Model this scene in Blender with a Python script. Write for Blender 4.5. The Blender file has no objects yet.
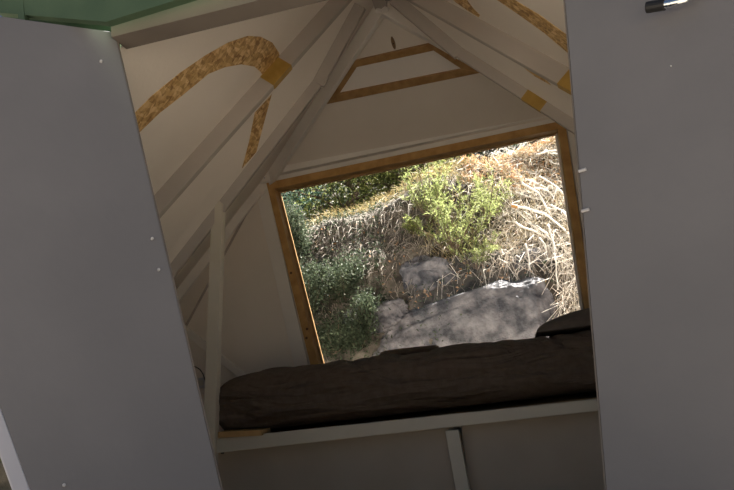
import bpy, math, random
from mathutils import Vector, Matrix, noise as mnoise
random.seed(11)
R_ = random.Random(5)
C = bpy.context.scene.collection
sc = bpy.context.scene
V = Vector

# ------------------------------------------------------------------ camera frame (used to place the surveyed points)
FPX = 650.0
YAW, PIT, ROL = [math.radians(a) for a in (12, 12, 6.5)]
CAM = V((0, 0, .62))
f0 = V((-math.sin(YAW)*math.cos(PIT), math.cos(YAW)*math.cos(PIT), math.sin(PIT)))
r0 = V((math.cos(YAW), math.sin(YAW), 0))
u0 = r0.cross(f0)
s_, c_ = math.sin(ROL), math.cos(ROL)
RR = c_*r0 - s_*u0
UU = s_*r0 + c_*u0

def on_plane(x, y, p, n):
    d = f0 + (x-367)/FPX*RR - (y-245)/FPX*UU
    return CAM + d*((V(p)-CAM).dot(n)/d.dot(n))

def at_y(x, y, Y):
    return on_plane(x, y, (0, Y, 0), V((0, 1, 0)))

def proj(p):
    d = V(p)-CAM
    z = d.dot(f0)
    return 367+FPX*d.dot(RR)/z, 245-FPX*d.dot(UU)/z

cam_d = bpy.data.cameras.new('camera')
cam_d.sensor_width = 36
cam_d.lens = 36*FPX/734
cam_d.clip_start = .02
cam_o = bpy.data.objects.new('camera', cam_d)
C.objects.link(cam_o)
cam_o.matrix_world = Matrix(((RR.x, UU.x, -f0.x, CAM.x), (RR.y, UU.y, -f0.y, CAM.y), (RR.z, UU.z, -f0.z, CAM.z), (0, 0, 0, 1)))
sc.camera = cam_o

# ------------------------------------------------------------------ materials
def nt(name):
    m = bpy.data.materials.new(name)
    m.use_nodes = True
    t = m.node_tree
    return m, t, t.nodes, t.links, t.nodes['Principled BSDF']

def ramp(nodes, stops):
    r = nodes.new('ShaderNodeValToRGB')
    el = r.color_ramp.elements
    while len(el) < len(stops):
        el.new(.5)
    for e, (p, c) in zip(el, stops):
        e.position = p
        e.color = (*c, 1)
    return r

def noisy(name, ca, cb, scale=8, rough=.7, bump=.15, stretch=(1, 1, 1), detail=6, bscale=None, lo=.35, hi=.65, spec=.3):
    m, t, N, L, b = nt(name)
    tc = N.new('ShaderNodeTexCoord')
    mp = N.new('ShaderNodeMapping')
    mp.inputs['Scale'].default_value = stretch
    n = N.new('ShaderNodeTexNoise')
    n.inputs['Scale'].default_value = scale
    n.inputs['Detail'].default_value = detail
    L.new(tc.outputs['Object'], mp.inputs['Vector'])
    L.new(mp.outputs['Vector'], n.inputs['Vector'])
    r = ramp(N, [(lo, ca), (hi, cb)])
    L.new(n.outputs['Fac'], r.inputs['Fac'])
    L.new(r.outputs['Color'], b.inputs['Base Color'])
    b.inputs['Roughness'].default_value = rough
    b.inputs['Specular IOR Level'].default_value = spec
    if bump:
        n2 = N.new('ShaderNodeTexNoise')
        n2.inputs['Scale'].default_value = bscale or scale*4
        n2.inputs['Detail'].default_value = 5
        L.new(mp.outputs['Vector'], n2.inputs['Vector'])
        bp = N.new('ShaderNodeBump')
        bp.inputs['Strength'].default_value = bump
        bp.inputs['Distance'].default_value = .02
        L.new(n2.outputs['Fac'], bp.inputs['Height'])
        L.new(bp.outputs['Normal'], b.inputs['Normal'])
    return m

def leafy(name, cols, trans=.45, rough=.5):
    """Leaf colour varies from leaf to leaf; light passes through the blades."""
    m, t, N, L, b = nt(name)
    g = N.new('ShaderNodeNewGeometry')
    k = len(cols)
    r = ramp(N, [(i/max(1, k-1), c) for i, c in enumerate(cols)])
    L.new(g.outputs['Random Per Island'], r.inputs['Fac'])
    L.new(r.outputs['Color'], b.inputs['Base Color'])
    b.inputs['Roughness'].default_value = rough
    b.inputs['Specular IOR Level'].default_value = .12
    tr = N.new('ShaderNodeBsdfTranslucent')
    L.new(r.outputs['Color'], tr.inputs['Color'])
    mx = N.new('ShaderNodeMixShader')
    mx.inputs[0].default_value = trans
    L.new(b.outputs[0], mx.inputs[1])
    L.new(tr.outputs[0], mx.inputs[2])
    L.new(mx.outputs[0], N['Material Output'].inputs['Surface'])
    return m

def plain(name, c, rough=.5, metal=0.0):
    m, t, N, L, b = nt(name)
    b.inputs['Base Color'].default_value = (*c, 1)
    b.inputs['Roughness'].default_value = rough
    b.inputs['Metallic'].default_value = metal
    return m

def osb_mat():
    m, t, N, L, b = nt('bare_osb')
    tc = N.new('ShaderNodeTexCoord')
    cols = []
    for i, (rz, sc_) in enumerate([((.3, .2, .5), (1, 3.2, 1.6)), ((1.1, .7, 1.7), (3.0, 1, 1.5))]):
        mp = N.new('ShaderNodeMapping')
        mp.inputs['Rotation'].default_value = rz
        mp.inputs['Scale'].default_value = sc_
        v = N.new('ShaderNodeTexVoronoi')
        v.inputs['Scale'].default_value = 27
        L.new(tc.outputs['Object'], mp.inputs['Vector'])
        L.new(mp.outputs['Vector'], v.inputs['Vector'])
        cols.append(v)
    mx = N.new('ShaderNodeMix')
    mx.data_type = 'RGBA'
    mx.inputs['Factor'].default_value = .5
    L.new(cols[0].outputs['Color'], mx.inputs['A'])
    L.new(cols[1].outputs['Color'], mx.inputs['B'])
    r = ramp(N, [(.2, (.30, .16, .055)), (.5, (.60, .38, .15)), (.8, (.84, .62, .33))])
    L.new(mx.outputs['Result'], r.inputs['Fac'])
    L.new(r.outputs['Color'], b.inputs['Base Color'])
    b.inputs['Roughness'].default_value = .6
    return m

def glass_mat():
    m, t, N, L, b = nt('clear_glass')
    tr = N.new('ShaderNodeBsdfTransparent')
    tr.inputs['Color'].default_value = (.97, .975, .97, 1)
    gl = N.new('ShaderNodeBsdfGlossy')
    gl.inputs['Roughness'].default_value = .02
    fr = N.new('ShaderNodeFresnel')
    fr.inputs['IOR'].default_value = 1.3
    mx = N.new('ShaderNodeMixShader')
    L.new(fr.outputs[0], mx.inputs[0])
    L.new(tr.outputs[0], mx.inputs[1])
    L.new(gl.outputs[0], mx.inputs[2])
    L.new(mx.outputs[0], N['Material Output'].inputs['Surface'])
    return m

M = {}
M['paint'] = noisy('white_wall_paint', (.82, .765, .71), (.86, .805, .75), 3, .75, .06, bscale=60)
M['batten'] = noisy('white_batten_paint', (.82, .79, .76), (.86, .83, .80), 5, .55, .05, bscale=40)
M['door'] = noisy('dimmed_door_paint', (.165, .164, .178), (.188, .186, .20), 2.5, .5, .05, bscale=30)  # white doors coloured grey to hold down the daylight on them
M['hatchpaint'] = noisy('white_hatch_paint', (.90, .86, .84), (.93, .89, .87), 5, .5, .03)
M['underbed'] = noisy('beige_board_dim_facet_paint', (.46, .40, .33), (.50, .44, .37), 5, .6, .03)
M['headpaint'] = noisy('dimmed_head_paint', (.15, .13, .115), (.175, .152, .135), 5, .6, .05)  # beige darkened to stand in for weaker light bouncing off the ground
M['rafter'] = noisy('shaded_rafter_paint', (.43, .39, .36), (.46, .42, .39), 5, .6, .05, bscale=40)  # rafter colour darkened so faces look shaded beside the lit panels
M['door_edge'] = noisy('skylit_edge_paint', (.42, .43, .50), (.46, .47, .54), 5, .5, .03)  # bluish sky light on the chamfered door edge, put into the colour
M['green'] = noisy('green_wall_paint', (.055, .095, .06), (.075, .12, .075), 6, .6, .08, bscale=50)
M['osb'] = osb_mat()
M['bare'] = noisy('bare_varnished_timber', (.36, .22, .05), (.44, .28, .075), 18, .5, .05, stretch=(1, 1, 1))
M['wood'] = noisy('orange_brown_wood', (.47, .27, .095), (.62, .38, .15), 14, .5, .08, stretch=(1, 1, 1), detail=8)
M['oak'] = noisy('light_oak_wood', (.34, .20, .085), (.46, .29, .13), 20, .5, .08, detail=8)
M['ply'] = noisy('plywood_board', (.42, .27, .12), (.52, .34, .16), 14, .6, .05)
M['bed_paint'] = noisy('cream_bed_paint', (.60, .56, .48), (.64, .60, .52), 4, .55, .05)
M['fabric'] = noisy('dark_brown_cotton', (.11, .083, .064), (.135, .104, .082), 30, .9, .25, bscale=180, spec=.15)
def add_folds(m):
    N, L = m.node_tree.nodes, m.node_tree.links
    b = N['Principled BSDF']
    tc = N.new('ShaderNodeTexCoord')
    mp = N.new('ShaderNodeMapping')
    mp.inputs['Rotation'].default_value = (0, math.radians(38), 0)
    mp.inputs['Scale'].default_value = (1.2, 2.2, 6.5)
    n = N.new('ShaderNodeTexNoise')
    n.inputs['Scale'].default_value = 1.9
    n.inputs['Detail'].default_value = 3
    n.inputs['Distortion'].default_value = .8
    bp = N.new('ShaderNodeBump')
    bp.inputs['Strength'].default_value = 1.0
    bp.inputs['Distance'].default_value = .09
    old = b.inputs['Normal'].links[0].from_socket
    L.new(tc.outputs['Object'], mp.inputs['Vector'])
    L.new(mp.outputs['Vector'], n.inputs['Vector'])
    L.new(n.outputs['Fac'], bp.inputs['Height'])
    L.new(old, bp.inputs['Normal'])
    L.new(bp.outputs['Normal'], b.inputs['Normal'])
add_folds(M['fabric'])
M['pillow'] = noisy('grey_brown_cotton', (.13, .112, .098), (.155, .132, .116), 30, .9, .25, bscale=180, spec=.15)
M['throw'] = noisy('tan_brown_cotton', (.13, .095, .07), (.155, .112, .082), 30, .9, .25, bscale=180, spec=.15)
M['chrome'] = plain('chrome', (.75, .77, .8), .18, 1)
M['rubber'] = plain('black_rubber', (.012, .012, .013), .6)
M['plastic'] = plain('white_plastic', (.55, .55, .58), .4)
M['screw'] = plain('dark_screw', (.02, .02, .02), .5)
M['knot'] = plain('dark_wood_knot', (.12, .05, .02), .6)
M['black_cable'] = plain('black_cable', (.012, .012, .012), .5)
M['brass'] = plain('worn_latch_wood', (.27, .18, .10), .5)
M['floor'] = noisy('wood_floor', (.55, .42, .29), (.64, .50, .36), 10, .6, .1)
M['soil'] = noisy('bank_soil', (.035, .03, .026), (.15, .132, .112), 5, .95, .8, detail=10, bscale=18)
M['rock'] = noisy('grey_rock', (.04, .04, .048), (.19, .184, .20), 8, .9, 1.0, detail=14, bscale=24, lo=.36, hi=.66)
M['drystem'] = leafy('dry_stems', [(.34, .29, .24), (.72, .67, .60), (.88, .84, .78), (.55, .47, .38)], .12, .7)
M['rootstem'] = leafy('brown_root_stems', [(.12, .10, .085), (.26, .225, .195), (.50, .46, .41), (.16, .13, .11)], .05, .8)
M['drygrass'] = leafy('straw_grass', [(.45, .37, .20), (.62, .54, .34), (.38, .33, .16)], .3, .7)
M['branch'] = noisy('bleached_dead_wood', (.66, .62, .57), (.84, .81, .77), 20, .8, .3)
M['cutwood'] = plain('fresh_cut_wood', (.48, .25, .09), .7)
M['bark'] = noisy('brown_bark', (.07, .05, .035), (.16, .12, .09), 12, .9, .6)
M['litter'] = leafy('orange_dead_leaves', [(.38, .21, .11), (.52, .34, .20), (.26, .16, .10), (.60, .46, .32)], .25, .7)
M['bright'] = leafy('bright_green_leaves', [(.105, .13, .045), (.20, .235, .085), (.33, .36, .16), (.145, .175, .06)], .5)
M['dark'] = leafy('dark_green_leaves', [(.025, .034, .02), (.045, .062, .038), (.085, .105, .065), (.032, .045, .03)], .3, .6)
M['olive'] = leafy('olive_green_leaves', [(.09, .12, .035), (.17, .20, .07), (.27, .28, .10), (.07, .10, .035)], .45)
M['teal'] = leafy('blue_green_leaves', [(.03, .065, .045), (.055, .10, .07), (.09, .14, .10), (.03, .06, .05)], .35)
M['ground'] = noisy('dusty_ground', (.105, .09, .074), (.16, .14, .115), 3, .95, .5)
M['glass'] = glass_mat()

# ------------------------------------------------------------------ mesh helpers
class MB:
    def __init__(s):
        s.v = []; s.f = []
    def add(s, vs, fs):
        o = len(s.v)
        s.v += [tuple(p) for p in vs]
        s.f += [tuple(i+o for i in f) for f in fs]
        return s
    def prism(s, pts, nrm, thick, off=0.0):
        """polygon pts pushed from off to off+thick along nrm"""
        n = V(nrm).normalized()
        k = len(pts)
        a = [V(p)+n*off for p in pts]
        b = [V(p)+n*(off+thick) for p in pts]
        fs = [tuple(range(k-1, -1, -1)), tuple(range(k, 2*k))]
        fs += [(i, (i+1) % k, k+(i+1) % k, k+i) for i in range(k)]
        poly_n = V((0, 0, 0))
        for i in range(k):
            poly_n += a[i].cross(a[(i+1) % k])
        if poly_n.dot(n) < 0:
            fs = [tuple(reversed(f)) for f in fs]
        return s.add(a+b, fs)
    def box(s, c, x, y, z):
        """box from centre and three half-axis vectors"""
        c, x, y, z = V(c), V(x), V(y), V(z)
        vs = [c+sx*x+sy*y+sz*z for sz in (-1, 1) for sy in (-1, 1) for sx in (-1, 1)]
        fs = [(0, 2, 3, 1), (4, 5, 7, 6), (0, 1, 5, 4), (2, 6, 7, 3), (0, 4, 6, 2), (1, 3, 7, 5)]
        if x.cross(y).dot(z) < 0:
            fs = [tuple(reversed(f)) for f in fs]
        return s.add(vs, fs)
    def abox(s, x0, x1, y0, y1, z0, z1):
        return s.box(((x0+x1)/2, (y0+y1)/2, (z0+z1)/2), ((x1-x0)/2, 0, 0), (0, (y1-y0)/2, 0), (0, 0, (z1-z0)/2))
    def tube(s, pts, rad, sides=8, caps=True):
        pts = [V(p) for p in pts]
        if not isinstance(rad, (list, tuple)):
            rad = [rad]*len(pts)
        vs = []
        ref = None
        for i, p in enumerate(pts):
            d = (pts[min(i+1, len(pts)-1)]-pts[max(i-1, 0)]).normalized()
            if ref is None:
                ref = d.orthogonal().normalized()
            ref = (ref-d*ref.dot(d))
            ref = ref.normalized() if ref.length > 1e-6 else d.orthogonal().normalized()
            b = d.cross(ref)
            for k in range(sides):
                a = 2*math.pi*k/sides
                vs.append(p+(ref*math.cos(a)+b*math.sin(a))*rad[i])
        fs = []
        for i in range(len(pts)-1):
            for k in range(sides):
                k2 = (k+1) % sides
                fs.append((i*sides+k, i*sides+k2, (i+1)*sides+k2, (i+1)*sides+k))
        if caps:
            fs.append(tuple(range(sides-1, -1, -1)))
            n = (len(pts)-1)*sides
            fs.append(tuple(n+k for k in range(sides)))
        return s.add(vs, fs)
    def leaf(s, p, d, up, ln, w, fold=.15):
        side = d.cross(up)
        side = side.normalized() if side.length > 1e-5 else d.orthogonal().normalized()
        n = side.cross(d)
        s.add([p, p+d*ln*.45+side*w/2+n*w*fold, p+d*ln-n*ln*.12, p+d*ln*.45-side*w/2+n*w*fold], [(0, 1, 2), (0, 2, 3)])
    def build(s, name, mat, parent=None, smooth=False, bevel=0.0):
        me = bpy.data.meshes.new(name)
        me.from_pydata(s.v, [], s.f)
        me.materials.append(M[mat] if isinstance(mat, str) else mat)
        if smooth:
            me.shade_smooth()
        o = bpy.data.objects.new(name, me)
        C.objects.link(o)
        if parent is not None:
            o.parent = parent
            o.matrix_parent_inverse = Matrix.Translation(-V(parent.location)) if parent.type == 'EMPTY' and parent.parent is None else Matrix.Identity(4)
        if bevel:
            bm = o.modifiers.new('bevel', 'BEVEL')
            bm.width = bevel; bm.segments = 2; bm.limit_method = 'ANGLE'
        return o

def tag(o, label=None, cat=None, group=None, kind=None):
    if label: o['label'] = label
    if cat: o['category'] = cat
    if group: o['group'] = group
    if kind: o['kind'] = kind
    return o

def empty(name, loc=(0, 0, 0), **k):
    o = bpy.data.objects.new(name, None)
    o.location = loc
    o.empty_display_size = .1
    C.objects.link(o)
    return tag(o, **k)

# ------------------------------------------------------------------ the shell of the cabin: inner nodes
CX = -.463
def mir(p):
    return V((2*CX-p[0], p[1], p[2]))
AP = at_y(380, -3, 3.3)
AP.x = CX
AP2 = at_y(376, -43, 3.02)          # front end of the short ridge at the peak
AP2.x = CX
FL = V((-1.15, 1.80, 1.832))
_d = V((-2.2-AP2.x, 2.35-AP2.y, 0))
_q = on_plane(155, 197, AP2, V((-_d.y, _d.x, 0)))
N1 = AP2+(_q-AP2)*((-2.2-AP2.x)/(_q.x-AP2.x))
pt = at_y(224, 198, 3.1)
N2 = AP+(pt-AP)*((-2.2-AP.x)/(pt.x-AP.x))
L_ = at_y(265, 177, 4.2)
M1 = at_y(176, 291, 4.2); M1 = CAM+(M1-CAM)*(3.75/4.2)
M2 = L_+(M1-L_)*((L_.z-.83)/(L_.z-M1.z))
LL = at_y(184, 328, 4.2)
P0 = V((-.80, 1.75, 0)); P1 = V((-1.8, 2.5, 0)); P2 = V((-2.0, 3.4, 0)); P3 = V((-2.12, 4.2, 0))
CEN = V((CX, 3.0, 1.1))

def panel(mb, pts, thick=.04):
    n = (V(pts[1])-V(pts[0])).cross(V(pts[2])-V(pts[0])).normalized()
    if n.dot(CEN-V(pts[0])) > 0:
        n = -n
    mb.prism(pts, n, thick)
    return -n    # inward normal

ceil = empty('ceiling', kind='structure')
facets = {}
def roof_facet(key, pts, mat='paint'):
    mb = MB()
    n = panel(mb, pts)
    o = mb.build('roof_panel', mat, ceil)
    facets[key] = (V(pts[0]), n, o)
for side, T in (('l', V), ('r', mir)):
    roof_facet('A'+side, [T(AP2), T(FL), T(N1)])
    roof_facet('B'+side, [T(AP2), T(N1), T(N2)])
    roof_facet('H'+side, [T(AP2), T(N2), T(AP)])
    roof_facet('C'+side, [T(AP), T(N2), T(L_)])
    if side == 'l':
        roof_facet('D'+side, [T(N2), T(M2), T(L_)])
    else:
        # low back facet at right holds an unseen window added to light the interior
        a_, b_, c_2 = T(N2), T(M2), T(L_)
        mid = (a_+b_+c_2)/3
        w4 = [a_.lerp(mid, .08), b_.lerp(mid, .08), c_2.lerp(mid, .40)]
        mb = MB()
        n = panel(mb, [a_, b_, w4[1], w4[0]]); panel(mb, [b_, c_2, w4[2], w4[1]]); panel(mb, [c_2, a_, w4[0], w4[2]])
        facets['Dr'] = (V(a_), n, mb.build('roof_panel', 'paint', ceil))
        added_win = w4, n
    roof_facet('E'+side, [T(L_), T(M2), T(LL)])
roof_facet('F', [AP2, FL, mir(FL)], 'underbed')  # front facet coloured darker to subdue the window light on it
roof_facet('G', [AP, L_, mir(L_)])

def osb_band(key, outer, inner):
    """unpainted stripe of board: two pixel outlines read onto the panel's own plane"""
    p, n, o = facets[key]
    a = [on_plane(x, y, p, n)+n*.002 for x, y in outer]
    b = [on_plane(x, y, p, n)+n*.002 for x, y in inner]
    mb = MB()
    k = len(a)
    vs = a+b+[q-n*.003 for q in a+b]
    fs = []
    for i in range(k-1):
        fs.append((i, i+1, k+i+1, k+i))
        fs.append((2*k+i, 3*k+i, 3*k+i+1, 2*k+i+1))
        fs.append((i, 2*k+i, 2*k+i+1, i+1))
        fs.append((k+i, k+i+1, 3*k+i+1, 3*k+i))
    mb.add(vs, fs)
    mb.build('bare_board_band', 'osb', o)['label'] = 'unpainted curved stripe of chipboard'
z2 = lambda L: [(120+x/3.058, y/3.058) for x, y in L]
osb_band('Al',
    z2([(20, 375), (45, 345), (100, 290), (180, 225), (260, 170), (330, 130), (390, 110), (430, 112), (465, 130), (485, 160), (492, 192)]),
    z2([(30, 445), (58, 405), (120, 345), (185, 295), (270, 225), (320, 205), (370, 196), (410, 203), (430, 220), (445, 243), (446, 246)]))
osb_band('Bl', [(255, 112), (249, 141.5), (242, 168)], [(271.5, 94), (264, 122), (256, 152)])
osb_band('Hl', [(255, 112), (249, 141.5), (242, 168)], [(271.5, 94), (264, 122), (256, 152)])
osb_band('Cl', [(250.5, 173), (239, 184), (228, 204)], [(254, 171), (241, 191), (231, 203)])
osb_band('Ar', [(446, -8), (456, 2), (466, 9), (479, 17)], [(460, -8), (467, 0), (473, 8), (480, 15)])
osb_band('Ar', [(484, -10), (498, 0), (520, 15), (545, 33), (572, 56)], [(504, -10), (515, 0), (540, 15), (566, 34), (572, 38)])
osb_band('Br', [(507, 50), (517, 59), (526, 69), (535, 76)], [(509, 50), (525, 61), (538, 71), (551, 85)])
osb_band('Hr', [(507, 50), (517, 59), (526, 69), (535, 76)], [(509, 50), (525, 61), (538, 71), (551, 85)])

# ------------------------------------------------------------------ rafters
def rafter(p, q, keys, w, d, t0=0.0, t1=1.0, tilt=0.0, mat='rafter', name='rafter', parent=None, grow=0.0, bev=.004):
    p, q = V(p), V(q)
    n = sum((facets[k][1] for k in keys), V((0, 0, 0))).normalized()
    dr = (q-p).normalized()
    n = (n-dr*n.dot(dr)).normalized()
    if tilt:
        n = Matrix.Rotation(tilt, 3, dr) @ n
    x = dr.cross(n)
    a = p.lerp(q, t0); b = p.lerp(q, t1)
    mb = MB()
    mb.box((a+b)/2+n*(d/2-.02), (b-a)/2, x*(w/2+grow), n*(d/2+.02+grow))
    return mb.build(name, mat, parent or ceil, bevel=bev)

RT, RD = .034, .085
def t_where(p, q, ypx):
    lo, hi = 0.0, 1.0
    for _ in range(40):
        m = (lo+hi)/2
        if proj(V(p).lerp(V(q), m))[1] < ypx: lo = m
        else: hi = m
    return lo
def t_where_x(p, q, xpx):
    lo, hi = 0.0, 1.0
    for _ in range(40):
        m = (lo+hi)/2
        if proj(V(p).lerp(V(q), m))[0] < xpx: lo = m
        else: hi = m
    return lo
for side, T in (('l', V), ('r', mir)):
    A_, n1, n2, l_, m2, A2 = T(AP), T(N1), T(N2), T(L_), T(M2), T(AP2)
    r1 = rafter(A2, n1, ['A'+side, 'B'+side], RT, RD)
    tj = t_where(A_, n2, 82) if side == 'l' else t_where_x(A_, n2, 463)
    r2 = rafter(A_, n2, ['B'+side, 'C'+side], RT, .05, tj, 1)
    pL, nL, _ = facets['Hl']
    hub = T(on_plane(356, 4, pL, nL))
    rafter(hub, A_.lerp(n2, tj), ['H'+side, 'C'+side], RT, .062, 0, 1.0)
    r3 = rafter(A_, l_, ['C'+side, 'G'], RT, RD*1.1, mat='batten')
    rafter(l_, m2, ['D'+side, 'E'+side], RT, .06, mat='batten')
    rafter(l_, T(LL), ['E'+side], .02, .015)
    lab = 'unpainted varnished patch'
    if side == 'l':
        rafter(A2, n1, ['Al', 'Bl'], RT, RD, t_where(A2, n1, 59), t_where(A2, n1, 79), mat='bare', name='bare_patch', parent=r1, grow=.001, bev=0)['label'] = lab
    else:
        rafter(A2, n1, ['Ar', 'Br'], RT, RD, t_where_x(A2, n1, 571), t_where_x(A2, n1, 592), mat='bare', name='bare_patch', parent=r1, grow=.001, bev=0)['label'] = lab
        rafter(A_, n2, ['Br', 'Cr'], RT, .05, t_where_x(A_, n2, 528), t_where_x(A_, n2, 547), mat='bare', name='bare_patch', parent=r2, grow=.001, bev=0)['label'] = lab
# hub block under the peak
MB().box((AP+AP2)/2+V((0, 0, -.02)), V((.035, 0, 0)), (AP2-AP)/2, V((0, 0, .06))).build('ridge_block', 'rafter', ceil)
# joint blocks where the back ridges meet the window head
for T in (V, mir):
    q = T(L_)
    j = MB().box(q+V((0, -.03, -.01)), (.055, 0, 0), (0, .035, 0), (0, 0, .05)).build('joint_block', 'batten', ceil, bevel=.012)
    mb = MB()
    for dx, dz in ((-.025, .02), (.02, -.02), (.03, .02)):
        mb.tube([q+V((dx, -.064, dz-.01)), q+V((dx, -.069, dz-.01))], .006, 8)
    mb.build('screw', 'plastic', j)

# ------------------------------------------------------------------ back wall with the window opening
YB = 4.2
wo = [at_y(268, 184, YB), at_y(564.5, 122, YB), None, None]       # outer edge of the wooden frame
wi = [at_y(276, 190, YB), at_y(557.5, 131, YB), None, None]       # inner edge of the frame
def low(a, b, z):
    return a.lerp(b, (z-a.z)/(b.z-a.z))
wo[3] = low(at_y(268, 184, YB), at_y(312, 365, YB), .66)
wo[2] = low(at_y(568, 126, YB), at_y(593, 308, YB), .66)
wi[3] = low(at_y(276, 187, YB), at_y(320, 365, YB), .71)
wi[2] = low(at_y(560, 131, YB), at_y(584, 308, YB), .71)
RgL = mir(L_); LLr = mir(LL); P3r = mir(P3)
wall_back = empty('wall_back', kind='structure')
out = V((0, 1, 0))
mb = MB()
for poly in ([L_, RgL, wo[1], wo[0]], [L_, wo[0], wo[3], P3, LL], [RgL, LLr, P3r, wo[2], wo[1]], [wo[3], wo[2], P3r, P3]):
    mb.prism(poly, out, .05)
mb.build('wall_panel', 'paint', wall_back)
# painted battens
def flat_batten(a, b, w, d, y=YB, mat='batten', name='batten', parent=wall_back, up=None):
    a, b = V(a), V(b)
    a.y = b.y = y
    dr = (b-a).normalized()
    x = dr.cross(V((0, 1, 0))).normalized()
    return MB().box((a+b)/2+V((0, -d/2, 0)), (b-a)/2, x*w/2, V((0, d/2, 0))).build(name, mat, parent, bevel=.003)
hz = V((0, 0, .025))
flat_batten(wo[0]+V((-.02, 0, .018)), wo[1]+V((.02, 0, .018)), .032, .03)
flat_batten(wo[0]+V((-.02, 0, .066)), wo[1]+V((.02, 0, .066)), .048, .055)
flat_batten(wo[0]+V((-.055, 0, .03)), wo[3]+V((-.055, 0, -.1)), .095, .02)
flat_batten(wo[1]+V((.055, 0, .03)), wo[2]+V((.055, 0, -.1)), .095, .02)
D2 = at_y(235, 369, YB)
flat_batten(LL, LL+(D2-LL)*2.6, .05, .03)
flat_batten(mir(LL), mir(LL+(D2-LL)*2.6), .05, .03)

# window: frame of four boards, glass
win = empty('window_1', kind='structure')
def board(a, b, c, d, parent, mat, name, y0, y1, bevel=.002):
    return MB().prism([V((p[0], y0, p[2])) for p in (a, b, c, d)], V((0, 1, 0)), y1-y0).build(name, mat, parent, bevel=bevel)
fy0, fy1 = YB-.035, YB+.075
for i, j in ((0, 1), (1, 2), (2, 3), (3, 0)):
    fb = board(wo[i], wo[j], wi[j], wi[i], win, 'wood', 'frame_board', fy0, fy1)
    if (i, j) == (3, 0):
        mb = MB()
        for x, y in ((307, 329), (306.5, 338), (291, 273)):
            q = at_y(x, y, fy0)
            mb.tube([q+V((0, .002, 0)), q-V((0, .001, 0))], .009, 10)
        mb.build('knot', 'knot', fb)
    # bead that holds the pane; white on the right to imitate a sunlit edge
    k = .012
    ce = (wi[0]+wi[1]+wi[2]+wi[3])/4
    sh = [w+(ce-w).normalized()*k*1.5 for w in wi]
    board(wi[i], wi[j], sh[j], sh[i], win, 'batten' if i == 1 else 'oak', 'glazing_bead', YB+.035, YB+.06, 0)
board(sh[0]*1, sh[1]*1, sh[2]*1, sh[3]*1, win, 'glass', 'glass_pane', YB+.045, YB+.05, 0)

w4, wn = added_win
added_win_root = empty('added_light_window', sum(w4, V((0, 0, 0)))/3, kind='structure')  # added window, out of sight, bringing extra daylight indoors
mid = sum(w4, V((0, 0, 0)))/3
win_in = [p.lerp(mid, .12) for p in w4]
for i in range(3):
    j = (i+1) % 3
    MB().prism([w4[i], w4[j], win_in[j], win_in[i]], -wn, .05, -.015).build('frame_board', 'wood', added_win_root)
MB().prism(win_in, -wn, .005, .015).build('glass_pane', 'glass', added_win_root)

# ------------------------------------------------------------------ hatch in the back gable
gp, gn, _o = facets['G']
hatch = empty('roof_hatch', on_plane(400, 80, gp, gn), label='trapezoid hatch with light oak frame and white panel, above the window', cat='hatch')
ho = [on_plane(*p, gp, gn) for p in ((350.5, 60.5), (435.5, 41), (481, 71), (324.5, 103))]
hi = [on_plane(*p, gp, gn) for p in ((357, 65.5), (433.5, 49), (461.5, 67.5), (339.5, 92))]
for i, j in ((0, 1), (1, 2), (2, 3), (3, 0)):
    MB().prism([ho[i], ho[j], hi[j], hi[i]], gn, .02, .001).build('frame_board', 'oak', hatch, bevel=.002)
hp = MB().prism(hi, gn, .006, .001).build('panel', 'hatchpaint', hatch)
la = MB()
l0, l1 = on_plane(391.5, 36, gp, gn), on_plane(395, 48.5, gp, gn)
ldir = (l1-l0).normalized(); lx = ldir.cross(gn)
oval = [(l0+l1)/2+ldir*math.cos(a)*(l1-l0).length/2+lx*math.sin(a)*.011 for a in [2*math.pi*k/14 for k in range(14)]]
la.prism(oval, gn, .014, .001)
lt = la.build('turn_latch', 'brass', hatch, bevel=.003)
lt['label'] = 'small dark wooden turn latch'
lc = (l0+l1)/2+gn*.015
MB().tube([lc, lc+gn*.003], .004, 8).build('screw', 'screw', lt)

# ------------------------------------------------------------------ lower side walls, floor, front wall
for side, T, nm in (('l', V, 'wall_left'), ('r', mir, 'wall_right')):
    mb = MB()
    def quad(a, b, c, d):
        panel(mb, [T(a), T(b), T(c)]); panel(mb, [T(a), T(c), T(d)])
    quad(N1, N2, P1, P1+V((0.35, -.25, 0)))
    quad(N2, M2, P2, P1)
    panel(mb, [T(M2), T(LL), T(P3)]); panel(mb, [T(M2), T(P3), T(P2)])
    w = mb.build(nm, 'paint')
    w['kind'] = 'structure'
mb = MB()
ring = [P0, P1, P2, P3]
fl = [V(p) for p in ring]+[mir(p) for p in reversed(ring)]
mb.prism(fl, V((0, 0, -1)), .08)
mb.build('floor', 'floor')['kind'] = 'structure'

HT_L = V((-1.142, 1.75, 1.851)); HB_L = V((-.795, 1.75, .04))
HT_R = V((.295, 1.75, 1.86)); HB_R = V((.125, 1.75, .04))
wf = empty('wall_front', kind='structure')
fo = V((0, -1, 0))
for side, T, ht, hb in (('l', V, HT_L, HB_L), ('r', mir, HT_R, HB_R)):
    p1 = T(P1+V((0.35, -.25, 0)))
    mb = MB()
    off = V((.07 if side == 'r' else -.07, 0, 0))
    for tri in ([ht+off, T(N1), p1], [ht+off, p1, V((hb.x, 1.75, 0))+off]):
        n_ = (V(tri[1])-V(tri[0])).cross(V(tri[2])-V(tri[0])).normalized()
        mb.prism(tri, n_ if n_.y > 0 else -n_, .04)
    mb.build('wall_panel', 'green', wf)
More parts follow.
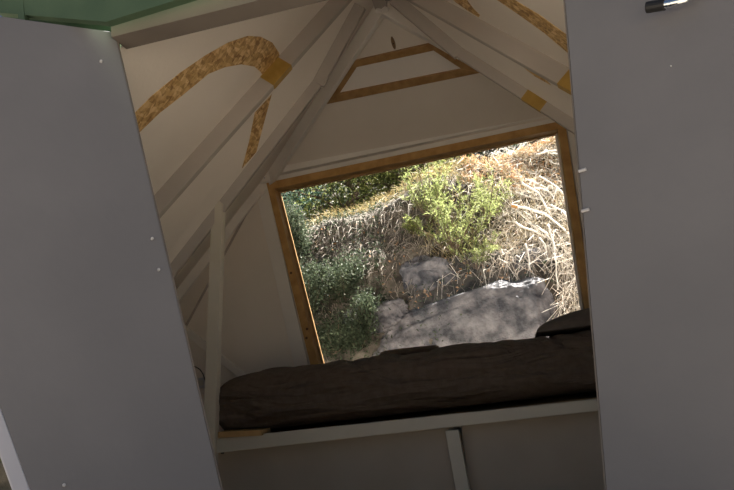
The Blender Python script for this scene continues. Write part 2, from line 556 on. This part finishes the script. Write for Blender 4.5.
# header: painted lining below, green board outside
fz = lambda x, z: V((x, 1.75, z))
hl, hr = -1.60, mir(V((-1.60, 0, 0))).x
ba, bb = at_y(112, 26.5, 1.68), at_y(214, -5, 1.68)
br = ba+(bb-ba)*((hr+.02-ba.x)/(bb.x-ba.x))
gb = MB().prism([ba, br, V((hr-.02, 1.66, 2.50)), V((-1.70, 1.66, 2.50)), at_y(3, 17, 1.68)], V((0, -1, 0)), .03).build('header_board', 'green', wf)
MB().prism([V((ba.x-.03, 1.72, 1.815)), V((br.x, 1.72, 1.820)), br+V((0, .04, .10)), ba+V((-.03, .04, .10))], V((0, 1, 0)), .085).build('door_head', 'headpaint', wf)
MB().prism([V((-1.15, 1.765, 1.3)), V((-1.15, 1.765, 2.45)), V((-1.66, 1.765, 2.45)), V((-1.585, 1.765, 1.98)), V((-1.5, 1.765, 1.3))], V((0, 1, 0)), .025).build('side_board', 'green', wf)
for x, y in ((41, 4.5), (122, 12)):
    q = at_y(x, y, 1.672)
    MB().tube([q+V((0, .02, 0)), q-V((0, .004, 0))], .0045, 8).build('screw', 'screw', gb)
MB().box((at_y(23, 8, 1.66)), V((.012, 0, -.005)), (0, .012, 0), V((-.02, 0, .25))).build('cover_strip', 'green', wf)
# ------------------------------------------------------------------ the two door leaves, opened outwards
def door_leaf(num, HT, HB, ang, sgn, top_w, bot_w, edge):
    h = V((sgn*math.sin(math.radians(ang)), -math.cos(math.radians(ang)), 0))
    ax = (HB-HT).normalized()
    nrm = ax.cross(h).normalized()
    if nrm.y > 0:
        nrm = -nrm         # towards the viewer
    d = empty('door_%d' % num, HB, kind='structure')
    q = [HT, HT+h*top_w, HB+h*bot_w, HB]
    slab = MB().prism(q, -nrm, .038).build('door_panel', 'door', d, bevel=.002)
    if edge:
        e = (q[2]-q[1]).normalized()
        o = h*.038-nrm*.006
        MB().prism([q[1], q[2], q[2]+o, q[1]+o], -nrm, .032).build('edge_strip', 'door_edge', d, bevel=.004)
    # raw board edge along the hinge side
    MB().prism([HT-h*.001, HB-h*.001, HB-h*.005, HT-h*.005], -nrm, .03, .002).build('hinge_strip', 'headpaint', d)
    return d, h, nrm, q
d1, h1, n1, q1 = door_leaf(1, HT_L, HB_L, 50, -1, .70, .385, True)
tag(d1, label='left white cabin door leaf swung open beneath the green header board')
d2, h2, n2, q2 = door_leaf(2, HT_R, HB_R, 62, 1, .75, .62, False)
tag(d2, label='right white cabin door leaf with a chrome handle near its top')
def cap(par, x, y, q0, n, r=.0045, out_=.010, mat='plastic'):
    p = on_plane(x, y, q0, n)
    mb = MB().tube([p-n*.004, p+n*out_*.6, p+n*out_], [r, r, r*.7], 10)
    return mb.build('bolt_cap', mat, par, smooth=False)
for x, y in ((101, 62), (152, 239), (158.5, 270), (64, 485)):
    cap(d1, x, y, q1[0], n1)
for x, y in ((585.5, 170), (588.5, 210)):
    p = on_plane(x, y, q2[0], n2)
    MB().tube([p+h2*.004+n2*.006, p-h2*.016+n2*.006], .0045, 8).build('bolt_cap', 'plastic', d2)
for x, y in ((671, 66),):
    cap(d2, x, y, q2[0], n2, .002, .002)
# chrome lever with black rubber sleeve
hp_ = [on_plane(x, y, q2[0]+n2*o, n2) for x, y, o in ((697, -14, -.002), (692, -6, .03), (684, 0, .045), (670, 3.5, .05), (656, 6, .05), (652, 6.7, .05))]
mb = MB().tube(hp_, .0105, 12)
hdl = mb.build('handle', 'chrome', d2, smooth=True)
MB().tube([hp_[3].lerp(hp_[4], .35), hp_[5]+(hp_[5]-hp_[4])*1.4], .014, 14).build('rubber_tip', 'rubber', hdl, bevel=.002)
MB().tube([hp_[0]-n2*.001, hp_[0]+n2*.006], .022, 16).build('rose_plate', 'chrome', hdl)

# ------------------------------------------------------------------ bed
YF = 3.1
bed = empty('bed_frame', (-.5, YF, 0), label='cream painted wooden bed base with rail and one visible leg under the window', cat='bed')
railL, railR = V((-1.55, YF, .40)), V((.60, YF, .4275))
dr = (railR-railL).normalized()
upv = V((-dr.z, 0, dr.x))
rt = [at_y(214, 439, YF), at_y(597.5, 399, YF), at_y(597.5, 411, YF), at_y(214, 453.5, YF)]
for k0, k1 in ((0, 1), (3, 2)):
    rt[k1] = rt[k0]+(rt[k1]-rt[k0])*((.66-rt[k0].x)/(rt[k1].x-rt[k0].x))
MB().prism(rt, V((0, 1, 0)), .04).build('rail', 'bed_paint', bed, bevel=.003)
lx = at_y(450.5, 430, YF).x
lg = at_y(456, 490, YF)
MB().box(V(((lx+lg.x)/2+.02, YF+.02, .185)), V((.031, 0, 0)), V((0, .018, 0)), V((lx-lg.x-.03, 0, .37))*.5).build('leg', 'bed_paint', bed, bevel=.003)
MB().abox(.52, .58, YF+.002, YF+.038, 0, .38).build('leg', 'bed_paint', bed, bevel=.003)
for x0, x1 in ((-1.62, -.37), (-.33, .60)):
    MB().abox(x0, x1, YF+.13, YF+.15, 0.002, .40).build('front_panel', 'underbed', bed)
MB().box(V((-.475, YF+.52, .425)), V((1.07, 0, .0135)), V((0, .46, 0)), V((0, 0, .011))).build('plywood_base', 'ply', bed)
MB().prism([at_y(218, 438, YF-.02), at_y(262, 435.5, YF-.02), at_y(261, 430, YF-.02), at_y(218, 432, YF-.02)], V((0, 1, 0)), .12).build('plywood_edge', 'ply', bed)
q = at_y(222.5, 452.5, YF+.01)
MB().tube([q+V((0, 0, .012)), q-V((0, 0, .006))], .008, 8).build('bolt', 'screw', bed)

def cloth_block(name, mat, x0, x1, y0, y1, zb, zt, seed, rx=.14, ry=.09, amp=.010, nx=120, nc=64, pw=3.2, droop=0.0, kp=.55, dome=False, tagk=None, slope=0.0):
    """soft padded block: rounded cross-sections with diagonal pull folds"""
    mb = MB()
    cy, cz = (y0+y1)/2, (zb+zt)/2
    hy, hz_ = (y1-y0)/2, (zt-zb)/2
    vs = []
    for i in range(nx+1):
        u = i/nx
        x = x0+(x1-x0)*u
        e = min(1, (x-x0)/rx, (x1-x)/rx)
        k = (1-(1-max(0.0, e))**pw)**(1/pw) if e < 1 else 1
        k = max(k, .03)
        kz = .35+.65*k if e < 1 else 1
        kz = k**kp
        for j in range(nc):
            a = 2*math.pi*j/nc
            ca, sa = math.cos(a), math.sin(a)
            r = (abs(ca)**pw+abs(sa)**pw)**(-1/pw)
            yy, zz = ca*r, sa*r
            y = cy+hy*yy*(.9+.1*k)
            z = zb+hz_*(1+zz*kz) if zz > 0 else zb+hz_*(1+zz)
            if dome:
                z = zb+.25*hz_*(1+zz) if zz < 0 else zb+.25*hz_+zz*kz*1.75*hz_
            # folds
            s = x*7+z*15+mnoise.noise(V((x*1.6, z*3, seed)))*3.5
            fold = math.sin(s*2.1)*.35-1.3*(1-abs(math.sin(s*1.15+1)))**3-.7*(1-abs(math.sin(s*2.9)))**4
            msk = .35+.65*max(0, mnoise.noise(V((x*2.1, y*2+z*2, seed+9)))+.35)
            f = amp*fold*msk+amp*1.2*mnoise.noise(V((x*3, y*3, z*3+seed)))
            top = max(0, zz)
            y += f*yy
            z += f*max(0, zz)*1.0+slope*(x-x0)
            if zz < -.5:
                z = max(z, zb+slope*(x-x0)-droop*(.5+.5*math.sin(x*5+1)+.3*mnoise.noise(V((x*6, 0, seed))))*(1 if yy < -.8 else 0))
            vs.append((x, y, z))
    fs = []
    for i in range(nx):
        for j in range(nc):
            j2 = (j+1) % nc
            fs.append((i*nc+j, (i+1)*nc+j, (i+1)*nc+j2, i*nc+j2))
    fs.append(tuple(range(nc)))
    fs.append(tuple(nx*nc+j for j in range(nc-1, -1, -1)))
    mb.add(vs, fs)
    return mb.build(name, mat, smooth=True)
mt = cloth_block('mattress', 'fabric', -1.545, .64, YF-.015, 4.0, .4375, .748, 3.1, rx=.13, amp=.022, nx=220, nc=72, slope=.0126)
tag(mt, 'long mattress in a wrinkled dark brown fitted sheet on the cream bed base', 'mattress')
pl = cloth_block('pillow', 'pillow', .09, .72, 3.28, 3.8, .76, .885, 7.7, rx=.50, amp=.008, nx=50, nc=48, pw=2.0, kp=1.0, dome=True)
tag(pl, 'grey-brown pillow at the right end of the mattress by the door', 'pillow')
th = cloth_block('folded_throw', 'throw', -.80, -.46, 3.74, 3.97, .750, .800, 1.7, rx=.05, amp=.004, nx=40, nc=32, pw=2.4)
tag(th, 'low tan brown folded throw on the mattress, against the window', 'throw')

# post from the floor to the rafter, at the left end of the bed
pb = at_y(210.5, 447, YF-.005); ptp = at_y(218.9, 200, YF-.005)
pb = pb+(ptp-pb)*(-pb.z/(ptp.z-pb.z))
post = MB()
ptop = ptp
ax = (ptop-pb)
x = V((.0295, 0, .004))
post.add([pb+V((sx*.034, sy*.022, 0)) for sx, sy in ((-1, -1), (1, -1), (1, 1), (-1, 1))]+[ptop+V((sx*.029, sy*.022, sx*-.03)) for sx, sy in ((-1, -1), (1, -1), (1, 1), (-1, 1))],
         [(3, 2, 1, 0), (4, 5, 6, 7), (0, 1, 5, 4), (1, 2, 6, 5), (2, 3, 7, 6), (3, 0, 4, 7)])
tag(post.build('support_post', 'bed_paint', bevel=.003), 'slim cream wooden post rising from the bed end to a rafter', 'post')

# little white socket box with a cable on the back wall behind the post
sb = at_y(202, 383, YB)
sx = empty('socket_box', sb, label='small white socket box on the back wall, left of the post', cat='socket')
MB().box(sb+V((0.01, -.025, 0)), (.045, 0, 0), (0, .024, 0), (0, 0, .035)).build('housing', 'plastic', sx, bevel=.006)
MB().box(sb+V((0.01, -.051, 0)), (.025, 0, 0), (0, .002, 0), (0, 0, .018)).build('face_plate', 'bed_paint', sx)
cp = [at_y(a, b, YB-.055) for a, b in ((192, 366), (196, 367), (200, 369.5), (203, 374), (205, 380), (206, 386))]
tag(MB().tube(cp, .004, 6).build('cable', 'black_cable', smooth=True), 'thin black cable looping over the white socket box', 'cable')

# ------------------------------------------------------------------ outside: ground, bank
def terr_profile(x):
    """list of (Y, z) going up the bank at position x"""
    zr = 2.80+.24*x if x > -2.5 else 2.2+.10*(x+2.5)
    zr = min(zr, 3.3)
    far = [(7.25, zr+.03), (8.2, zr+.30), (9.5, zr+.75), (13, zr+2.6), (22, zr+7.5), (40, zr+12)]
    steep = [(4.55, -.12), (5.2, .05), (5.5, .5), (5.62, .85), (5.70, 1.2), (5.82, 1.5), (5.97, 1.85), (6.22, zr-.15), (6.6, zr-.03)]+far
    easy = [(4.55, -.12), (5.2, .05), (5.45, .5), (5.6, .85), (5.70, 1.2), (5.93, 1.5), (6.2, 1.85), (6.55, 2.3), (6.98, zr-.05)]+far
    right = [(4.55, -.12), (4.85, .2), (5.12, .55), (5.35, .85), (5.6, 1.2), (5.83, 1.5), (6.1, 1.85), (6.5, 2.3), (6.95, zr-.05)]+far
    k = max(0.0, min(1.0, (x+.55)/.6))
    k2 = max(0.0, min(1.0, (x-.38)/.25))
    out_ = []
    for a, b, c in zip(steep, easy, right):
        q = [a[i]*(1-k)+b[i]*k for i in (0, 1)]
        out_.append(tuple(q[i]*(1-k2)+c[i]*k2 for i in (0, 1)))
    return out_

def bank_point(x, v):
    pr = terr_profile(x)
    v = max(0, min(len(pr)-1.0001, v))
    i = int(v); f = v-i
    y = pr[i][0]*(1-f)+pr[i+1][0]*f
    z = pr[i][1]*(1-f)+pr[i+1][1]*f
    g = min(1, max(0, v-.2))
    n = mnoise.fractal(V((x*1.3, y*1.3, z*1.3)), 1.0, 2.0, 4)
    n2 = mnoise.fractal(V((x*5, y*5+7, z*5)), 1.0, 2.0, 3)
    a = (.16 if v < 9 else .5)*g
    return V((x+n2*.02, y-(n*a+n2*.03*g)*.8, z+(n*a+n2*.03*g)*.45))

mb = MB()
NX, NV = 170, 150
vals = []
for j in range(NV+1):
    t = j/NV
    vals.append(9*t/.75 if t < .75 else 9+4*(t-.75)/.25)
xs = []
for i in range(NX+1):
    t = i/NX*2-1
    xs.append(-.7+2.6*t+9*t**5)
g = [bank_point(x, v) for v in vals for x in xs]
fs = [(j*(NX+1)+i, j*(NX+1)+i+1, (j+1)*(NX+1)+i+1, (j+1)*(NX+1)+i) for j in range(NV) for i in range(NX)]
mb.add(g, fs)
o = mb.build('hillside_ground', 'soil', smooth=True)
o['kind'] = 'structure'
MB().abox(-14, 14, -12, 4.75, -.22, -.10).build('ground', 'ground')['kind'] = 'structure'

def bank_at(px, py):
    """where the line of sight through a surveyed point meets the bank"""
    d = (f0+(px-367)/FPX*RR-(py-245)/FPX*UU)
    best = None
    for k in range(400):
        Y = 4.9+k*.02
        p = CAM+d*((Y-CAM.y)/d.y)
        pr = terr_profile(p.x)
        for (y0, z0), (y1, z1) in zip(pr, pr[1:]):
            if y0 <= Y <= y1:
                zt = z0+(z1-z0)*(Y-y0)/max(1e-6, y1-y0)
                if p.z <= zt:
                    return p
    return p

# ------------------------------------------------------------------ rocks
def rock(p, sx, sy, sz, rot, label, seed, group=None, ry=0.0, e=.75, lump=.18):
    import bmesh
    bm = bmesh.new()
    bmesh.ops.create_icosphere(bm, subdivisions=6, radius=1)
    for v in bm.verts:
        c = v.co
        n = mnoise.fractal(c*1.1+V((seed, 0, 0)), 1.0, 2.0, 3)
        cr = mnoise.ridged_multi_fractal(c*1.5+V((0, seed, 0)), 1.0, 2.0, 5, 1.0, 2.0)
        q = V((math.copysign(abs(c.x)**e, c.x), math.copysign(abs(c.y)**e, c.y), math.copysign(abs(c.z)**e, c.z)))
        c2 = mnoise.ridged_multi_fractal(c*4.2+V((0, seed, 3)), 1.0, 2.0, 5, 1.0, 2.0)
        q *= 1+lump*n+.06*(cr-1.2)+.035*(c2-1.2)
        cr *= 1
        v.co = V((q.x*sx, q.y*sy, q.z*sz))
    me = bpy.data.meshes.new('rock')
    bm.to_mesh(me); bm.free()
    me.shade_smooth()
    me.materials.append(M['rock'])
    o = bpy.data.objects.new('rock', me)
    C.objects.link(o)
    o.location = p
    o.rotation_euler = (rot, ry, 0)
    return tag(o, label, 'rock', group)
rock(at_y(464, 342, 5.81), .80, .30, .385, -.22, 'large smooth grey-blue rock slab rising just above the mattress', 2.3, ry=-.19, e=.5, lump=.10)
rock(bank_at(426, 276)+V((0, .12, 0)), .27, .16, .17, 0, 'broad grey rock half buried in the bank above the left end of the slab', 5.9, lump=.32)
rock(bank_at(372, 318)+V((0, .08, 0)), .30, .14, .14, -.2, 'low grey rock poking out between dark shrub leaves and the big slab', 8.1, lump=.32)
rock(bank_at(530, 262)+V((0, .06, 0)), .18, .14, .12, 0, 'small grey rock under the overhanging dead stems', 4.4, lump=.32)

# ------------------------------------------------------------------ plants
def rand_dir(up=0.0, rr=R_):
    while True:
        d = V((rr.uniform(-1, 1), rr.uniform(-1, 1), rr.uniform(-1, 1)))
        if .05 < d.length < 1:
            d = d.normalized()+V((0, 0, up))
            return d.normalized()

def shrub(name, base, h, rad, nst, nleaf, ll, lw, mat, label, cat='shrub', group=None, style='bushy', lean=(0, -.15), seed=0):
    rr = random.Random(seed*77+5)
    base = V(base)
    root = empty(name, base, label=label, cat=cat, group=group)
    st, lf = MB(), MB()
    tips = []
    for k in range(nst):
        a = rr.uniform(0, 2*math.pi); r = rad*math.sqrt(rr.random())
        tip = base+V((math.cos(a)*r+lean[0]*h, math.sin(a)*r*.8+lean[1]*h, h*rr.uniform(.55, 1)*(1-.35*(r/rad)**2)))
        mid = base.lerp(tip, .5)+V((math.cos(a)*r*.25, math.sin(a)*r*.25, h*.08))
        pts = []
        for i in range(6):
            t = i/5
            pts.append((base*(1-t)**2+mid*2*t*(1-t)+tip*t*t))
        st.tube(pts, [.010*(1-.75*i/5)*max(.5, h) for i in range(6)], 5, caps=False)
        tips.append(pts)
    per = nleaf//nst
    for pts in tips:
        if style == 'feathery':
            subs = 7
            for sidx in range(subs):
                t = .25+.75*sidx/(subs-1)
                i = min(4, int(t*5)); p0 = pts[i].lerp(pts[i+1], t*5-i)
                d = ((pts[5]-pts[3]).normalized()+rand_dir(.4, rr)*.9).normalized()
                ln = h*rr.uniform(.14, .26)
                n = per//subs
                for q in range(n):
                    u = (q+rr.random())/n
                    c = p0+d*ln*u
                    ld = (d*.8+rand_dir(0, rr)).normalized()
                    lf.leaf(c, ld, rand_dir(0, rr), ll*rr.uniform(.6, 1.2), lw*rr.uniform(.7, 1.2))
        else:
            for q in range(per):
                t = rr.uniform(.2, 1)
                i = min(4, int(t*5)); p0 = pts[i].lerp(pts[i+1], t*5-i)
                c = p0+rand_dir(0, rr)*rad*.38*rr.random()**.6
                lf.leaf(c, rand_dir(.15, rr), rand_dir(.8, rr), ll*rr.uniform(.6, 1.25), lw*rr.uniform(.7, 1.2))
    st.build('stem', 'bark', root)
    lf.build('foliage', mat, root)
    return root

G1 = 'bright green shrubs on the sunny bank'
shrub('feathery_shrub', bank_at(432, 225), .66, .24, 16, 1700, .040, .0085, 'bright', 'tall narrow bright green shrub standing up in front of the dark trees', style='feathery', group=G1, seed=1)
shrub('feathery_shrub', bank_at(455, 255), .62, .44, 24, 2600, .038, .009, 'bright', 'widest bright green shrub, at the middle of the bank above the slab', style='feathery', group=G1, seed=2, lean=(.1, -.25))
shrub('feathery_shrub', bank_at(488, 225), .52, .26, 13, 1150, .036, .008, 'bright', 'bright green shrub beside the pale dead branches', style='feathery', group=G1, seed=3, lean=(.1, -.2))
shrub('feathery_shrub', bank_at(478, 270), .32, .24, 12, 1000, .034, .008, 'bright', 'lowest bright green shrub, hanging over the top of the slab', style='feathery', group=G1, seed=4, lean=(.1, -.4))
shrub('olive_shrub', bank_at(414, 238), .22, .12, 9, 900, .034, .010, 'olive', 'small olive green tuft left of the widest bright shrub', style='feathery', seed=6)
G2 = 'dark leafy shrubs on the shaded bank'
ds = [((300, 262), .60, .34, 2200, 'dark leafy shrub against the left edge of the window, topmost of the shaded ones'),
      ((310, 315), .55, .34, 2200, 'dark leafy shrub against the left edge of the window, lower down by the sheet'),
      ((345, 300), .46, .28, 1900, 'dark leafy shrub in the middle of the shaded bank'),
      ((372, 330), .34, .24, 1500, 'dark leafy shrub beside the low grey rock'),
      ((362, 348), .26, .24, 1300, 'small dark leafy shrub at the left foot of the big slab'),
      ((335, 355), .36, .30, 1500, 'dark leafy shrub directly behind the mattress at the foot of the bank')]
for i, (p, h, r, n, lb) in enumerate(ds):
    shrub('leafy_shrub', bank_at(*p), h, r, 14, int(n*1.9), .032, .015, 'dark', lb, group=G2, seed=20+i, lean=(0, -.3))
shrub('leafy_shrub', bank_at(306, 212), .5, .40, 16, 2400, .04, .02, 'teal', 'blue-green shrub under the top left corner of the window', seed=31, lean=(0, -.2))
shrub('leafy_shrub', bank_at(352, 208), .40, .34, 14, 1800, .035, .013, 'olive', 'olive shrub on the crest behind the straw grass', seed=32, lean=(0, .1))

def tree(x, y, h, cr, mat, label, seed, nleaf, ll, trunk=.06, crown_lo=.25, group=None):
    rr = random.Random(seed)
    pr = terr_profile(x)
    z = 0
    for (y0, z0), (y1, z1) in zip(pr, pr[1:]):
        if y0 <= y <= y1:
            z = z0+(z1-z0)*(y-y0)/(y1-y0)
    if y < 4.5: z = -.1
    base = V((x, y, z-.05))
    root = empty('tree', base, label=label, cat='tree', group=group)
    tp = [base+V((rr.uniform(-.05, .05)*i, rr.uniform(-.05, .05)*i, h*.9*i/6)) for i in range(7)]
    MB().tube(tp, [trunk*(1-.8*i/6) for i in range(7)], 8).build('trunk', 'bark', root, smooth=True)
    bmb, lf = MB(), MB()
    nb = 26
    for k in range(nb):
        t = crown_lo+(1-crown_lo)*rr.random()
        i = min(5, int(t*6)); p0 = tp[i].lerp(tp[i+1], min(1, t*6-i))
        a = rr.uniform(0, 2*math.pi)
        ln = cr*rr.uniform(.6, 1)*(1.15-.6*abs(t-.5))
        d = V((math.cos(a), math.sin(a), rr.uniform(-.05, .5))).normalized()
        p1 = p0+d*ln
        bmb.tube([p0, p0.lerp(p1, .5)+V((0, 0, .05)), p1], [trunk*.3, trunk*.2, .004], 5, caps=False)
        for q in range(nleaf//nb):
            u = rr.random()**.6
            c = p0+d*ln*u+rand_dir(0, rr)*cr*.34*rr.random()**.5
            lf.leaf(c, rand_dir(-.1, rr), rand_dir(.6, rr), ll*rr.uniform(.6, 1.3), ll*.42)
    bmb.build('branch', 'bark', root)
    lf.build('foliage', mat, root)
GT = 'trees behind the crest of the bank'
tree(-3.3, 8.6, 3.4, 1.2, 'teal', 'blue-green tree behind the bank at the top left of the window', 1, 6500, .075, group=GT, crown_lo=.08)
tree(-2.0, 9.4, 2.0, 1.1, 'dark', 'dark green tree behind the bank, right of the blue-green tree', 2, 6500, .07, group=GT, crown_lo=.08)
tree(-1.35, 8.3, 1.5, .8, 'olive', 'sunlit yellow-green tree behind the bank above the straw crest', 3, 5500, .06, group=GT, crown_lo=.06)
tree(-.75, 9.3, 1.9, .9, 'olive', 'olive tree behind the bank, left of the dry scrub top', 4, 5000, .06, group=GT, crown_lo=.06)
tree(-.2, 10.2, 2.0, .9, 'dark', 'dark tree farthest back above the dry scrub top', 5, 4500, .06, group=GT, crown_lo=.06)
tree(-2.75, 7.5, 1.5, .75, 'teal', 'low blue-green bush-like tree just behind the crest on the left', 8, 5000, .05, group=GT, crown_lo=.02)
tree(-1.75, 7.55, 1.0, .7, 'olive', 'low yellow-green tree just behind the straw crest', 9, 5000, .045, group=GT, crown_lo=.02)
tree(-1.05, 7.75, 1.1, .65, 'olive', 'low yellow-green tree behind the tall narrow shrub', 10, 4500, .045, group=GT, crown_lo=.02)
tree(-4.6, 10.5, 5.0, 1.7, 'dark', 'tall dark tree beyond the blue-green tree', 6, 5000, .09, group=GT, crown_lo=.06)

# ------------------------------------------------------------------ dead branches, each its own thing
GB = 'pale dead branches on the dry bank'
def branch(pxs, r0_, r1_, label, out_=.27, tips=(), cut=False):
    pts = []
    k = len(pxs)
    base_pts = [bank_at(*p) for p in pxs]
    ym = [p.y for p in base_pts]
    for i, p in enumerate(pxs):
        Y = sum(ym)/k*.5+ym[i]*.5-out_
        pts.append(at_y(p[0], p[1], Y))
    # smooth
    dense = []
    for i in range(k-1):
        p0, p1, p2, p3 = pts[max(0, i-1)], pts[i], pts[i+1], pts[min(k-1, i+2)]
        for s in range(5):
            t = s/5
            dense.append(.5*((2*p1)+(p2-p0)*t+(2*p0-5*p1+4*p2-p3)*t*t+(3*p1-p0-3*p2+p3)*t**3))
    dense.append(pts[-1])
    n = len(dense)
    dense = [p+V((mnoise.noise(p*9), mnoise.noise(p*9+V((5, 5, 5))), mnoise.noise(p*9+V((9, 1, 3)))))*.012 for p in dense]
    root = tag(MB().tube(dense, [1.35*(r0_+(r1_-r0_)*i/(n-1)) for i in range(n)], 7).build('dead_branch', 'branch', smooth=True), label, 'branch', GB)
    if cut:
        d = (dense[0]-dense[1]).normalized()
        MB().tube([dense[0]-d*.03, dense[0]+d*.028], r0_*2.0, 9).build('broken_end', 'cutwood', root)['label'] = 'orange-brown broken end'
    rr = random.Random(int(pxs[0][0]*7+pxs[0][1]))
    for q in range(4):
        i = rr.randrange(2, n-1)
        d = (dense[i]-dense[i-1]).normalized()
        e = (d+rand_dir(0, rr)*.8).normalized()
        L = rr.uniform(.06, .16)
        MB().tube([dense[i], dense[i]+e*L*.5, dense[i]+(e+rand_dir(0, rr)*.3)*L], [r1_*.7, r1_*.5, r1_*.25], 5, caps=False).build('twig', 'branch', root)
    return root
branch([(515, 206), (530, 209), (548, 216), (560, 226), (574, 238)], .0085, .005, 'pale dead branch with the orange broken end, upper arm of the V', cut=True)
branch([(516, 209), (524, 218), (536, 227), (548, 234)], .008, .005, 'pale dead branch forming the lower arm of the V')
branch([(513, 221), (523, 227), (535, 232), (546, 237)], .0075, .005, 'short pale dead branch lying just under the V')
branch([(497, 164), (514, 163), (525, 168), (534, 178)], .007, .004, 'thin pale dead branch arching near the top of the scrub')
branch([(522, 183), (534, 190), (543, 201), (551, 215)], .009, .005, 'thick pale dead branch hanging steeply above the V')
branch([(536, 155), (548, 151), (559, 150)], .006, .004, 'short dead branch near the top right corner of the window')
branch([(540, 238), (545, 246), (547, 256)], .006, .003, 'short dead branch hanging over the small rock')
branch([(548, 225), (554, 245), (556, 268), (558, 290)], .0065, .004, 'long dead branch hanging down beside the right window frame')
branch([(382, 205), (392, 200), (400, 193)], .006, .003, 'short dead branch on the crest left of the tall narrow shrub')
rr = random.Random(42)
for i in range(16):
    x, y = rr.uniform(512, 572), rr.uniform(150, 250)
    a = rr.uniform(.3, 1.5); L = rr.uniform(18, 42)
    x2, y2 = x+math.cos(a)*L, y+math.sin(a)*L
    x, x2 = min(x, 574), min(x2, 578)
    branch([(x, y), ((x+x2)/2+rr.uniform(-4, 4), (y+y2)/2-rr.uniform(0, 5)), (x2, y2)], .005, .0025, 'thin pale dead branch tangled in the dry scrub right of the bright shrubs', out_=rr.uniform(.12, .32))

# ------------------------------------------------------------------ uncountable dry growth
def scatter(n, xr, vr, rr, mask=None):
    out_ = []
    while len(out_) < n:
        x, v = rr.uniform(*xr), rr.uniform(*vr)
        if mask and not mask(x, v, rr):
            continue
        out_.append((x, v, bank_point(x, v)))
    return out_
rr = random.Random(9)
mb = MB()
for x, v, p in scatter(5200, (-.75, 1.5), (2.6, 8.6), rr, lambda x, v, r: (v > 4.9 or x > .42) and r.random() < max(.05, min(1, (x+.5)/.7))):
    d = (V((rr.uniform(-.9, .9), -.55, rr.uniform(-.6, .7)))).normalized()
    L = rr.uniform(.08, .30)
    b = rand_dir(0, rr)*.35
    p = p+V((0, -.0, .0))
    mb.tube([p, p+d*L*.5+V((0, -.02, .03)), p+(d+b)*L+V((0, 0, -.3*L))], [.0028, .0022, .0012], 3, caps=False)
tag(mb.build('dry_scrub', 'drystem'), 'tangled mat of thin straw coloured dead stems right of the bright shrubs', 'dry scrub', kind='stuff')
mb = MB()
for x, v, p in scatter(3600, (-2.6, .9), (5.4, 8.9), rr, lambda x, v, r: (7.5 < v < 8.7) or (x > -.7 and r.random() < .5)):
    d = V((rr.uniform(-.5, .5), rr.uniform(-.9, .1), rr.uniform(.1, 1))).normalized()
    L = rr.uniform(.07, .2)
    e = p+d*L*.6
    mb.tube([p, e, e+(d+V((0, -.4, -.7)))*L*.4], [.0022, .0018, .0008], 3, caps=False)
tag(mb.build('straw_grass', 'drygrass'), 'straw coloured dry grass along the crest of the bank', 'dry grass', kind='stuff')
mb = MB()
for x, v, p in scatter(3000, (-2.4, 1.0), (4.4, 8.2), rr, lambda x, v, r: (v > 5.8 and x < -.6) or r.random() < .22):
    d = V((rr.uniform(-.5, .5), -.5, rr.uniform(-1, .2))).normalized()
    L = rr.uniform(.06, .2)
    mb.tube([p, p+d*L*.5+rand_dir(0, rr)*.02, p+d*L+V((0, 0, -.06))], [.0026, .002, .001], 3, caps=False)
tag(mb.build('hanging_roots', 'rootstem'), 'thin pale roots and dead stems hanging over the shaded face of the bank', 'roots', kind='stuff')
mb = MB()
for x, v, p in scatter(2600, (-.3, 1.6), (7.0, 8.8), rr):
    mb.leaf(p+V((0, -.03, .05))*rr.random()*2, rand_dir(.1, rr), rand_dir(.5, rr), rr.uniform(.03, .06), rr.uniform(.015, .03))
for x, v, p in scatter(500, (-2.6, .6), (3.8, 7.0), rr):
    mb.leaf(p+V((0, -.02, .01)), rand_dir(.1, rr), rand_dir(.5, rr), rr.uniform(.025, .045), rr.uniform(.012, .024))
tag(mb.build('dead_leaves', 'litter'), 'orange-brown dead leaves caught in the dry growth of the bank', 'dead leaves', kind='stuff')
mb = MB()
for x, v, p in scatter(10500, (-2.9, .55), (1.6, 9.6), rr, lambda x, v, r: (x < -1.1 and not 7.6 < v < 8.6) or r.random() < .22):
    mb.leaf(p+V((0, -.04, .02))*rr.random()*2, rand_dir(.2, rr), rand_dir(.5, rr), rr.uniform(.02, .045), rr.uniform(.008, .02))
tag(mb.build('ground_cover_leaves', 'dark'), 'low creeping dark green leaves over the shaded side of the bank', 'undergrowth', kind='stuff')

# ------------------------------------------------------------------ a tree outside the front, seen past the corner of the header
tree(-4.4, 4.2, 5.2, 1.5, 'olive', 'tree outside, seen past the left end of the green header board', 61, 4200, .09, crown_lo=.2)

# ------------------------------------------------------------------ light
w = bpy.data.worlds.new('world')
sc.world = w
w.use_nodes = True
N, L = w.node_tree.nodes, w.node_tree.links
sky = N.new('ShaderNodeTexSky')
sky.sky_type = 'NISHITA'
sky.sun_disc = False
SUN = V((.22, .43, .875)).normalized()
sky.sun_elevation = math.asin(SUN.z)
sky.sun_rotation = math.atan2(SUN.x, SUN.y)
sky.altitude = 300
L.new(sky.outputs[0], N['Background'].inputs['Color'])
N['Background'].inputs['Strength'].default_value = .062
sd = bpy.data.lights.new('sun', 'SUN')
sd.energy = 42.0
sd.angle = math.radians(.53)
sd.color = (1, .95, .86)
so = bpy.data.objects.new('sun', sd)
C.objects.link(so)
so.rotation_euler = SUN.to_track_quat('Z', 'Y').to_euler()

vs = sc.view_settings
vs.view_transform = 'Standard'
vs.look = 'None'
vs.exposure = 0.36
vs.gamma = 1
vs.use_curve_mapping = False
cy = sc.cycles
cy.max_bounces = 12
cy.diffuse_bounces = 8
cy.transparent_max_bounces = 16
cy.sample_clamp_indirect = 6
cy.use_denoising = True
cy.caustics_reflective = False
cy.caustics_refractive = False
